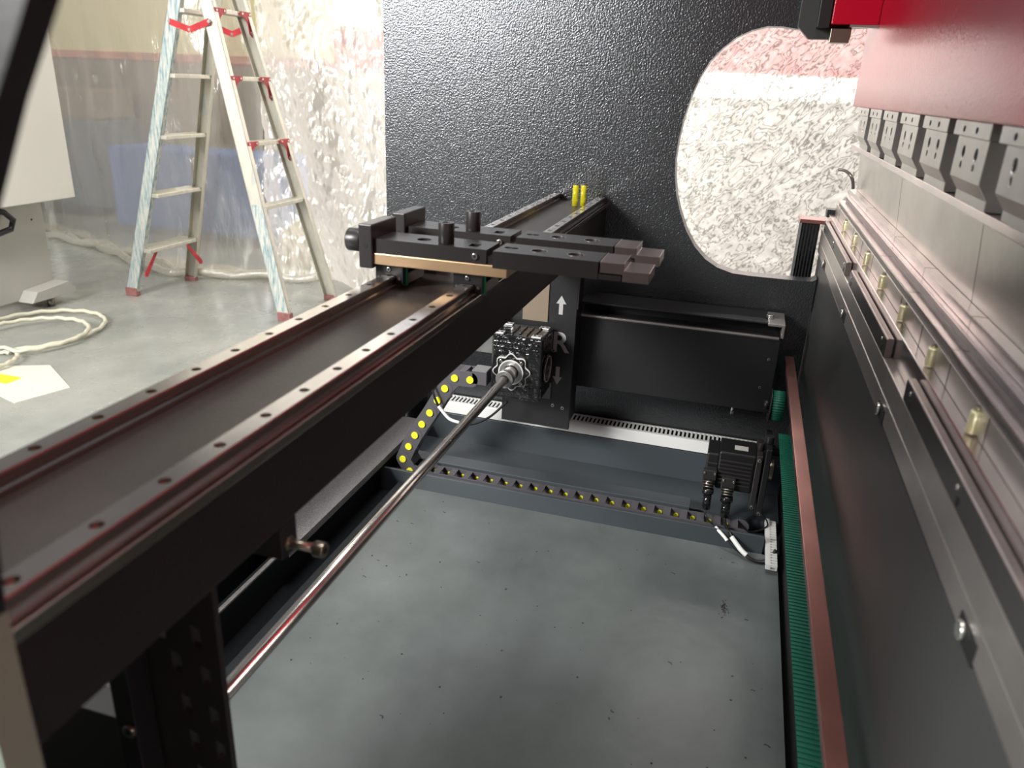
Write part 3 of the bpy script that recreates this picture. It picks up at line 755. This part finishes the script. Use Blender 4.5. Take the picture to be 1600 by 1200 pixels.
# ================================================================== DRAG CHAIN
dc = thing('drag_chain', 'black cable drag chain with yellow pins curving down into the tray', 'cable chain', (1.70, 0.3, 0.142))
def link(p, q, w0, w1, h, par):
    # one link between pins p and q (y,z), occupying x in [w0,w1]
    y0, z0 = p; y1, z1 = q
    d = Vector((y1-y0, z1-z0)); Ln = d.length; d.normalize(); nrm = Vector((-d.y, d.x))
    def pt(u, v): return (y0+d.x*u+nrm.x*v, z0+d.y*u+nrm.y*v)
    prof = [pt(u, v) for u, v in [(0, h/2), (Ln, h/2)]]
    for i in range(1, 8):
        a = PI/2-PI*i/8; prof.append(pt(Ln+math.cos(a)*h/2, math.sin(a)*h/2))
    prof += [pt(Ln, -h/2), pt(0, -h/2)]
    for i in range(1, 8):
        a = -PI/2-PI*i/8; prof.append(pt(math.cos(a)*h/2, math.sin(a)*h/2))
    m = MB()
    alt = 0.0009*par
    m.prism(prof, 'X', w0+alt, w0+0.004+alt)
    m.prism(prof, 'X', w1-0.004+alt, w1+alt)
    # cross bars
    for s_ in (1, -1):
        b4 = [pt(Ln*0.30, s_*(h/2-0.003)), pt(Ln*0.72, s_*(h/2-0.003)), pt(Ln*0.72, s_*h/2), pt(Ln*0.30, s_*h/2)]
        m.prism(b4, 'X', w0+0.004, w1-0.004)
    return m
path = [(0.588, 0.459), (0.629, 0.458), (0.655, 0.426), (0.675, 0.390), (0.696, 0.352), (0.718, 0.316), (0.738, 0.281), (0.756, 0.245), (0.773, 0.205), (0.753, 0.173)]
y = 0.700
while y > -0.14:
    path.append((y, 0.161)); y -= 0.0405
for i in range(len(path)-1):
    p, q = path[i], path[i+1]
    lk = link(p, q, 1.690, 1.738, 0.040 if i < 10 else 0.034, i % 2).build('chain_link', 'chain_black', dc)
    MB().cyl((1.6865, p[0], p[1]), (1.692, p[0], p[1]), 0.0092 if i < 11 else 0.005, 18).build('pin_cap', 'pin_yellow', lk)
    if i >= 10:
        MB().cyl((1.7385, p[0]-0.002, p[1]), (1.7325, p[0]-0.002, p[1]), 0.006, 12).build('pin_cap', 'pin_yellow', lk)
MB().box(1.69, 1.735, 0.545, 0.585, 0.448, 0.486).build('end_bracket', 'chain_black', dc, 0.002)
# thin cable leaving the chain
def smooth(pts, n=8):
    P = [Vector(p) for p in pts]; out = []
    for i in range(len(P)-1):
        a = P[max(i-1, 0)]; b = P[i]; c = P[i+1]; d = P[min(i+2, len(P)-1)]
        for k in range(n):
            t = k/n; out.append(0.5*((2*b)+(-a+c)*t+(2*a-5*b+4*c-d)*t*t+(-a+3*b-3*c+d)*t**3))
    out.append(P[-1]); return out
cb = MB().tube(smooth([(1.68, 0.690, 0.44), (1.67, 0.668, 0.39), (1.67, 0.635, 0.355), (1.68, 0.59, 0.34), (1.70, 0.54, 0.36), (1.73, 0.50, 0.40)]), 0.003).build('signal_cable', 'hose_black')
tag(cb, 'thin black cable with a white sleeve beside the drag chain, left of the shaft', 'cable')
MB().tube(smooth([(1.669, 0.664, 0.384), (1.669, 0.635, 0.3545), (1.675, 0.61, 0.345)]), 0.0042).build('cable_marker', 'label_white', cb)

# ================================================================== WIRING DUCTS
def duct_y(x0, x1, y0, y1, z0, z1, label):
    t = thing('wiring_duct', label, 'wiring duct', ((x0+x1)/2, (y0+y1)/2, z0))
    MB().box(x0, x0+0.004, y0, y1, z0, z1).build('lid', 'duct_white', t, 0.0008)
    m = MB(); m.box(x0+0.004, x0+0.012, y0, y1, z1-0.003, z1).box(x1-0.006, x1, y0, y1, z1-0.003, z1).box(x0+0.004, x1, y0, y1, z0, z0+0.003)
    y = y0
    while y < y1:
        m.box(x0+0.010, x1-0.004, y, min(y+0.0055, y1), z1-0.003, z1); y += 0.0115
    m.build('slotted_side', 'duct_white', t)
    MB().box(x0+0.005, x1-0.001, y0+0.002, y1-0.002, z0+0.004, z1-0.02).build('inner_floor', 'void_black', t)
    return t
duct_y(1.955, 2.012, -0.165, 0.80, 0.238, 0.272, 'long white slotted wiring duct running along the far frame foot')
t = thing('wiring_duct', 'short white slotted wiring duct standing beside the green belt', 'wiring duct', (1.72, -0.17, 0.14))
MB().box(1.58, 1.79, -0.176, -0.165, 0.152, 0.166).build('lid', 'duct_white', t, 0.0008)
m = MB()
x = 1.58
while x < 1.785:
    m.box(x, x+0.006, -0.190, -0.176, 0.160, 0.166); x += 0.0115
m.box(1.58, 1.79, -0.190, -0.187, 0.152, 0.1605).build('slotted_side', 'duct_white', t)
MB().box(1.58, 1.79, -0.187, -0.176, 0.152, 0.155).build('inner_floor', 'cab_grey', t)

# ================================================================== LINEAR UNIT BOX (far side)
lb = thing('guide_housing', 'large black guide housing box mounted on the far side frame', 'guide housing', (1.95, 0.11, 0.40))
MB().box(1.88, 2.015, -0.135, 0.363, 0.41, 0.600).build('housing', 'black_paint', lb, 0.002)
MB().box(1.875, 2.015, -0.130, 0.363, 0.600, 0.604).build('cover_sheet', 'black_oxide', lb)
MB().box(1.872, 1.880, -0.130, 0.363, 0.6045, 0.609).build('front_edge', 'plate_steel', lb, 0.0005)
MB().box(1.90, 2.01, -0.120, 0.363, 0.632, 0.636).build('top_flange', 'black_paint', lb, 0.0005)
MB().box(1.95, 1.96, -0.120, 0.363, 0.604, 0.632).build('flange_web', 'black_paint', lb)
e = MB().box(1.885, 2.0, -0.140, -0.133, 0.604, 0.638).box(1.885, 2.0, -0.133, -0.10, 0.632, 0.638).build('end_channel', 'plate_steel', lb, 0.001)
screw_head('hex_nut', (1.94, -0.105, 0.638), (0, 0, 1), 0.0095, 'zinc', lb, 0.008, False)
for y, z in ((-0.115, 0.55), (-0.105, 0.475)):
    screw_head('cap_screw', (1.88, y, z), (-1, 0, 0), 0.0035, 'dark_zinc', lb, 0.002)
MB().cyl((1.93, -0.05, 0.40), (1.93, -0.05, 0.375), 0.005, 12).build('drain_screw', 'zinc', lb)

# ================================================================== STEEL BAR and GREEN BELT
o = MB().box(0.1, 1.99, -0.181, -0.158, 0.518, 0.530).build('flat_bar', 'red_reflection_steel', bevel=0.0008)
tag(o, 'long bare steel flat bar with red ram reflection painted in, beside the green belt', 'steel bar')
bl = thing('toothed_belt', 'green toothed belt running beside the reddish steel bar', 'belt', (1.1, -0.175, 0.39))
mb = MB().box(0.25, 1.80, -0.190, -0.161, 0.3905, 0.394)
bl2 = mb.build('upper_run', 'belt_green', bl)
mb = MB(); x = 0.72
while x < 1.77:
    mb.box(x, x+0.0045, -0.1905, -0.1605, 0.394, 0.3955); x += 0.009
mb.build('belt_teeth', 'belt_green', bl)
mb = MB()
pts = []
for i in range(15):
    a = math.radians(-90+180*i/14+90)
cx, cz, rr = 1.875, 0.435, 0.036
n = 24; k0 = len(mb.v)
mb.ring((cx, -0.166, cz), (cx, -0.139, cz), rr, rr-0.004, 40)
mb.build('pulley_wrap', 'belt_green', bl)
tb = MB()
for i in range(36):
    a = 2*PI*i/36
    c0 = (cx+(rr)*math.cos(a), cz+rr*math.sin(a))
    tb.cyl((c0[0], -0.1665, c0[1]), (c0[0], -0.1385, c0[1]), 0.0018, 6)
tb.build('belt_teeth', 'belt_green', bl)
pu = thing('belt_pulley', 'dark belt pulley under the green belt at the far side', 'pulley', (cx, -0.15, cz-0.042))
MB().cyl((cx, -0.1675, cz), (cx, -0.1375, cz), rr-0.0045, 36).build('wheel', 'dark_zinc', pu)
MB().cyl((cx, -0.1365, cz), (cx, -0.1340, cz), rr+0.006, 36).build('flange', 'black_oxide', pu)
MB().cyl((cx, -0.134, cz), (cx, -0.120, cz), 0.012, 20).build('hub', 'black_paint', pu)

# ================================================================== SERVO MOTOR
sm = thing('servo_motor', 'black servo motor with two round connectors above the cable tray', 'motor', (1.76, -0.07, 0.2))
MB().box(1.75, 1.84, -0.118, -0.032, 0.245, 0.345).build('motor_body', 'black_paint', sm, 0.004)
MB().box(1.752, 1.838, -0.034, -0.004, 0.25, 0.336).build('encoder_cap', 'black_paint', sm, 0.004)
for i in range(7):
    MB().box(1.746, 1.751, -0.112, -0.036, 0.262+i*0.010, 0.266+i*0.010).build('cooling_rib', 'black_oxide', sm, 0.0006)
for i in range(3):
    MB().box(1.748, 1.753, -0.031, -0.006, 0.285+i*0.012, 0.289+i*0.012).build('cap_rib', 'black_oxide', sm, 0.0006)
MB().box(1.742, 1.85, -0.132, -0.118, 0.205, 0.352).build('mounting_flange', 'black_oxide', sm, 0.002)
MB().box(1.735, 1.86, -0.150, -0.136, 0.195, 0.375).build('motor_bracket', 'black_paint', sm, 0.002)
MB().box(1.775, 1.80, -0.098, -0.066, 0.3452, 0.3458).build('rating_label', 'cab_grey', sm)
for y, z in ((-0.125, 0.215), (-0.125, 0.342), (-0.143, 0.205)):
    screw_head('hex_bolt', (1.742 if y > -0.14 else 1.735, y, z), (-1, 0, 0), 0.0045, 'zinc', sm, 0.004)
MB().cyl((1.79, -0.150, 0.30), (1.79, -0.162, 0.30), 0.026, 28).build('drive_pulley', 'dark_zinc', sm, 0.001)
MB().cyl((1.78, -0.125, 0.352), (1.78, -0.125, 0.372), 0.008, 16).build('idler_post', 'black_oxide', sm, 0.001)
MB().cyl((1.78, -0.142, 0.375), (1.78, -0.142, 0.392), 0.011, 16).build('idler_roller', 'black_oxide', sm, 0.001)
def connector(y, ztop, r):
    x = 1.732
    b_ = MB().box(1.735, 1.75, y-0.016, y+0.016, ztop-0.012, ztop+0.022).build('connector_base', 'black_oxide', sm, 0.001)
    c_ = MB()
    c_.cyl((x, y, ztop), (x-0.004, y-0.001, ztop-0.022), r, 24)
    c_.cyl((x-0.004, y-0.001, ztop-0.022), (x-0.008, y-0.002, ztop-0.034), r*1.12, 24)
    c_.cyl((x-0.008, y-0.002, ztop-0.034), (x-0.016, y-0.003, ztop-0.072), r*0.82, 24, r*0.78)
    c_ = c_.build('connector', 'glossy_black', sm)
    for k in range(3): MB().ring((x-0.001-k*0.002, y, ztop-0.004-k*0.006), (x-0.002-k*0.002, y, ztop-0.006-k*0.006), r*1.1, r*0.9, 24).build('knurl_ring', 'dark_zinc', c_)
    for dy in (-0.012, 0.012): MB().cyl((1.735, y+dy, ztop+0.016), (1.731, y+dy, ztop+0.016), 0.0026, 10).build('base_screw', 'zinc', b_)
connector(-0.016, 0.275, 0.0125)
connector(-0.062, 0.262, 0.0135)
cb = MB().tube(smooth([(1.716, -0.018, 0.207), (1.70, -0.022, 0.190), (1.67, -0.045, 0.186), (1.645, -0.075, 0.17), (1.63, -0.11, 0.150), (1.62, -0.15, 0.147), (1.63, -0.186, 0.158)]), 0.0022).build('signal_cable', 'hose_black')
tag(cb, 'thin black cable with white marker hanging from the left motor connector', 'cable')
MB().tube(smooth([(1.668, -0.047, 0.1855), (1.65, -0.069, 0.1745), (1.643, -0.077, 0.1690)]), 0.004).build('cable_marker', 'label_white', cb)
cb = MB().tube(smooth([(1.716, -0.065, 0.194), (1.70, -0.067, 0.186), (1.66, -0.08, 0.182), (1.63, -0.11, 0.160), (1.615, -0.14, 0.147), (1.618, -0.17, 0.150), (1.64, -0.187, 0.17)]), 0.0042).build('power_cable', 'hose_black')
tag(cb, 'thicker black cable with white marker hanging from the right motor connector', 'cable')
MB().tube(smooth([(1.651, -0.086, 0.1765), (1.63, -0.11, 0.160), (1.622, -0.124, 0.153)]), 0.0058).build('cable_marker', 'label_white', cb)
cb = MB().tube(smooth([(1.70, -0.10, 0.170), (1.72, -0.14, 0.163), (1.75, -0.17, 0.17), (1.78, -0.15, 0.18), (1.76, -0.12, 0.17), (1.72, -0.11, 0.165), (1.69, -0.15, 0.165)]), 0.0018).build('thin_wire', 'hose_black')
tag(cb, 'thin dark wire curled on the tray right of the motor', 'wire')

# ================================================================== PRESS BED
XB0, XB1 = -0.25, 2.15
bd = thing('press_bed', 'dark painted press bed plate rising along the right side', 'press bed', (0.95, -0.25, 0))
MB().box(XB0, XB1-0.02, -0.26, -0.207, 0.0, 0.770).build('bed_plate', 'frame_satin', bd, 0.002)
rl = thing('die_holder', 'brown-grey steel die holder rail along the top of the bed', 'die holder', (0.95, -0.23, 0.77))
MB().box(XB0, XB1, -0.2455, -0.205, 0.774, 0.8015).build('lower_strip', 'plate_steel', rl, 0.0012)
MB().box(XB0, XB1, -0.2455, -0.2052, 0.8025, 0.8346).build('upper_strip', 'plate_steel', rl, 0.0014)
MB().box(XB0, XB1, -0.262, -0.2165, 0.8348, 0.872).build('rear_rail', 'bed_steel', rl, 0.0012)
MB().box(XB0, XB1, -0.262, -0.230, 0.8722, 0.8992).build('slotted_plate', 'plate_steel', rl, 0.001)
for x, z in ((0.545, 0.778), (0.995, 0.780), (1.47, 0.780), (1.93, 0.780)):
    h = MB().box(x-0.022, x+0.022, -0.2062, -0.2040, z-0.007, z+0.012).build('clamp_recess', 'void_black', rl)
    MB().cyl((x+0.008, -0.204, z+0.003), (x+0.008, -0.200, z+0.003), 0.008, 16).build('recess_bolt', 'zinc', h, 0.001)
# vertical joints in the slotted plate
for i in range(13):
    x = 0.25+i*0.15
    MB().box(x, x+0.0008, -0.2302, -0.2297, 0.8722, 0.8990).build('joint', 'void_black', rl)
# upper rails of the die
dh = thing('lower_die', 'long stepped V-die with reddish sheen under the punch', 'die', (0.95, -0.27, 0.888))
MB().box(XB0, XB1-0.02, -0.300, -0.2335, 0.8994, 0.9075).build('base', 'black_oxide', dh)
MB().box(XB0, XB1-0.02, -0.262, -0.230, 0.9077, 0.9117).build('front_flat', 'bed_steel', dh, 0.0008)
MB().box(XB0, XB1-0.02, -0.290, -0.2485, 0.9118, 0.9197).build('groove_wall', 'black_oxide', dh)
MB().box(XB0, XB1-0.01, -0.290, -0.2462, 0.9198, 0.9227).build('middle_flat', 'bed_steel', dh, 0.0008)
MB().box(XB0, XB1, -0.310, -0.2537, 0.9228, 0.9370).build('die_shoulder', 'bed_steel', dh, 0.0008)
for x in (0.62, 0.86, 1.12, 1.38, 1.75):
    MB().box(x, x+0.0007, -0.2465, -0.2298, 0.9117, 0.9119).build('segment_joint', 'void_black', dh)
    MB().box(x+0.05, x+0.0507, -0.27, -0.2535, 0.9230, 0.9372).build('segment_joint', 'void_black', dh)
# adjusting screws in the slotted plate
for i in range(8):
    x = 0.535+i*0.1925
    if x > 2.05: break
    where = ['nearest', 'second nearest', 'third nearest', 'fourth nearest', 'fifth nearest', 'sixth nearest', 'seventh nearest', 'farthest'][i]
    t = thing('adjusting_screw', 'brass threaded adjusting screw in the die holder, '+where+' of the row', 'screw', (x, -0.229, 0.873), 'brass adjusting screws along the die holder')
    m = MB()
    m.cyl((x, -0.2285, 0.8735), (x, -0.2285, 0.895), 0.0060, 20)
    m.build('shank', 'brass_thread', t)
    m = MB()
    for k in range(9): m.ring((x, -0.2285, 0.8745+k*0.0022), (x, -0.2285, 0.8755+k*0.0022), 0.0067, 0.0058, 20)
    m.build('thread', 'brass_thread', t)
    MB().cyl((x+0.002, -0.229, 0.895), (x+0.002, -0.229, 0.8985), 0.0036, 14).build('locking_pin', 'dark_zinc', t)
# black wedge blocks on the ledge
names = ['at the right border', 'nearest whole one', 'in the middle of the row', 'farthest of the row']
for i, (xa_, xb_) in enumerate(((0.05, 0.36), (0.40, 0.905), (1.06, 1.50), (1.57, 2.10))):
    t = thing('wedge_block', 'dark steel wedge block on the bed ledge, '+names[i], 'wedge block', ((xa_+xb_)/2, -0.213, 0.835), 'wedge blocks along the bed ledge')
    MB().prism([(-0.2062, 0.8350), (-0.2062, 0.8590), (-0.2075, 0.8606), (-0.2140, 0.8606), (-0.2150, 0.8590), (-0.2150, 0.8350)], 'X', xa_, xb_).build('block', 'wedge_steel', t, 0.0004)
    MB().box(xa_+0.001, xb_-0.001, -0.2063, -0.2054, 0.8352, 0.8585).build('dark_face', 'black_oxide', t)
    k = max(1, int((xb_-xa_)/0.22))
    for q in range(k+1):
        x = xa_+0.03+q*(xb_-xa_-0.06)/k
        MB().cyl((x, -0.2055, 0.852), (x, -0.2042, 0.852), 0.0026, 10).build('set_screw', 'zinc', t)
        MB().box(x-0.010, x-0.004, -0.2055, -0.2048, 0.839, 0.846).build('notch', 'void_black', t)
o = MB().tube(smooth([(2.10, -0.255, 0.945), (2.09, -0.25, 0.962), (2.085, -0.243, 0.975), (2.10, -0.23, 0.985), (2.11, -0.215, 0.986)]), 0.004, 6).build('bent_wire', 'wedge_steel')
tag(o, 'small bent dark wire end sticking up at the far end of the die', 'wire')
# upper punch
PX1 = 2.14
pp = thing('upper_punch', 'long pale steel upper punch plate above the die', 'punch', (0.95, -0.27, 0.935))
MB().prism([(-0.2600, 1.0355), (-0.2690, 0.9372), (-0.2760, 0.9372), (-0.2760, 1.0355)], 'X', XB0, PX1).build('punch_blade', 'punch_steel', pp, 0.0006)
MB().prism([(-0.2365, 1.0472), (-0.2365, 1.0372), (-0.245, 1.0358), (-0.276, 1.0358), (-0.276, 1.0472)], 'X', XB0, PX1).build('shoulder', 'bed_steel', pp, 0.0008)
for x in (0.45, 0.98, 1.52):
    MB().prism([(-0.2598, 1.0355), (-0.2688, 0.9374), (-0.2692, 0.9374), (-0.2602, 1.0355)], 'X', x, x+0.0008).build('segment_joint', 'black_oxide', pp)

# ================================================================== RAM and CLAMPS
rm = thing('press_ram', 'glossy red press ram overhead on the right', 'press ram', (0.95, -0.26, 1.133))
MB().box(XB0, 2.13, -0.30, -0.222, 1.133, 2.1).build('ram_plate', 'ram_red', rm, 0.002)
CW = 0.129
def clamp(x0, label):
    t = thing('tool_clamp', label, 'tool clamp', (x0+CW/2, -0.24, 1.05), 'punch clamps under the red ram')
    x1 = x0+CW
    MB().box(x0, x0+0.154, -0.262, -0.2235, 1.1168, 1.1328).build('top_block', 'clamp_steel', t, 0.0008)
    bd_ = MB().prism([(-0.2245, 1.1166), (-0.2245, 1.0734), (-0.2348, 1.0582), (-0.2350, 1.0478), (-0.262, 1.0478), (-0.262, 1.1166)], 'X', x0, x1).build('clamp_jaw', 'clamp_steel', t, 0.0006)
    c = MB()
    for q in (0.30, 0.72):
        xx = x0+CW*q
        c.cyl((xx, -0.220, 1.1005), (xx, -0.238, 1.1005), 0.0068, 20)
        c.cyl((xx, -0.220, 1.0870), (xx, -0.238, 1.0870), 0.0042, 16)
    cut(bd_, c)
    for q in (0.30, 0.72):
        xx = x0+CW*q
        MB().cyl((xx, -0.2378, 1.1005), (xx, -0.2372, 1.1005), 0.0067, 16).build('bore_bottom', 'void_black', bd_)
        MB().cyl((xx+0.014, -0.2236, 1.1245), (xx+0.014, -0.2230, 1.1245), 0.0034, 12).build('tapped_hole', 'void_black', t)
    return t
order = ['at the right border', 'second from the right border', 'third from the right border', 'fourth from the right border', 'fifth from the right border', 'sixth from the right border', 'last at the far end']
for i, x in enumerate([0.706+0.189*k for k in range(7)]):
    clamp(x, 'silver punch clamp under the red ram, '+order[i])
pl_ = ['the clamp at the right border and its neighbour', 'the second and third clamps from the right', 'the third and fourth clamps from the right', 'the fourth and fifth clamps from the right', 'the fifth and sixth clamps from the right', 'the two farthest clamps']
for i in range(6):
    x = 0.706+0.189*i+0.1545
    o = MB().box(x, x+0.034, -0.262, -0.2375, 1.1172, 1.1328).build('spacer_bar', 'clamp_steel', bevel=0.0006)
    tag(o, 'small steel spacer between '+pl_[i], 'spacer', 'spacers between punch clamps')

# hydraulic guide and red block at the top of the opening
gu = thing('ram_guide', 'black ram guide with a block below it at the top of the opening', 'ram guide', (1.99, -0.12, 1.268))
MB().prism([(-0.062, 1.36), (-0.062, 1.296), (-0.088, 1.271), (-0.175, 1.271), (-0.175, 1.36)], 'X', 1.99, 2.019).build('guide_plate', 'frame_satin', gu, 0.0008)
MB().box(1.945, 1.989, -0.130, -0.170, 1.262, 1.290).build('guide_block', 'dark_zinc', gu, 0.001)
MB().box(1.94, 1.989, -0.10, -0.125, 1.292, 1.60).build('guide_bar', 'black_paint', gu, 0.001)
rbk = thing('red_bracket', 'dark red bracket block beside the ram at the top', 'bracket', (1.95, -0.175, 1.297))
MB().box(1.93, 1.988, -0.127, -0.2215, 1.297, 1.75).build('block', 'ram_red', rbk, 0.002)
MB().box(1.925, 1.95, -0.165, -0.2215, 1.292, 1.2965).build('bright_lip', 'clamp_steel', rbk)

# ================================================================== SWARF
rnd = random.Random(4); mb = MB()
for i in range(120):
    x = rnd.uniform(0.9, 1.63); y = rnd.uniform(-0.17, 0.70); s_ = rnd.choice((0.0006, 0.0008, 0.001, 0.0014, 0.002))
    if rnd.random() < 0.2:
        a = rnd.uniform(0, 6.3); pts = [(x+0.006*math.cos(a+q*0.5)+0.002*q*math.cos(a), y+0.006*math.sin(a+q*0.5), 0.1409) for q in range(5)]
        mb.tube(pts, 0.0005, 5)
    else: mb.sphere((x, y, 0.1403), s_, 6, 4, 0.5)
for i in range(60):
    x = rnd.gauss(1.42, 0.012); y = rnd.gauss(-0.082, 0.004); mb.sphere((x, y, 0.1403), 0.0014, 5, 4, 0.5)
o = mb.build('swarf', 'swarf'); o['kind'] = 'stuff'
tag(o, 'scattered black swarf and chips on the grey pan', 'swarf')

for o in bpy.data.objects:
    if '_w' in o.keys(): del o['_w']
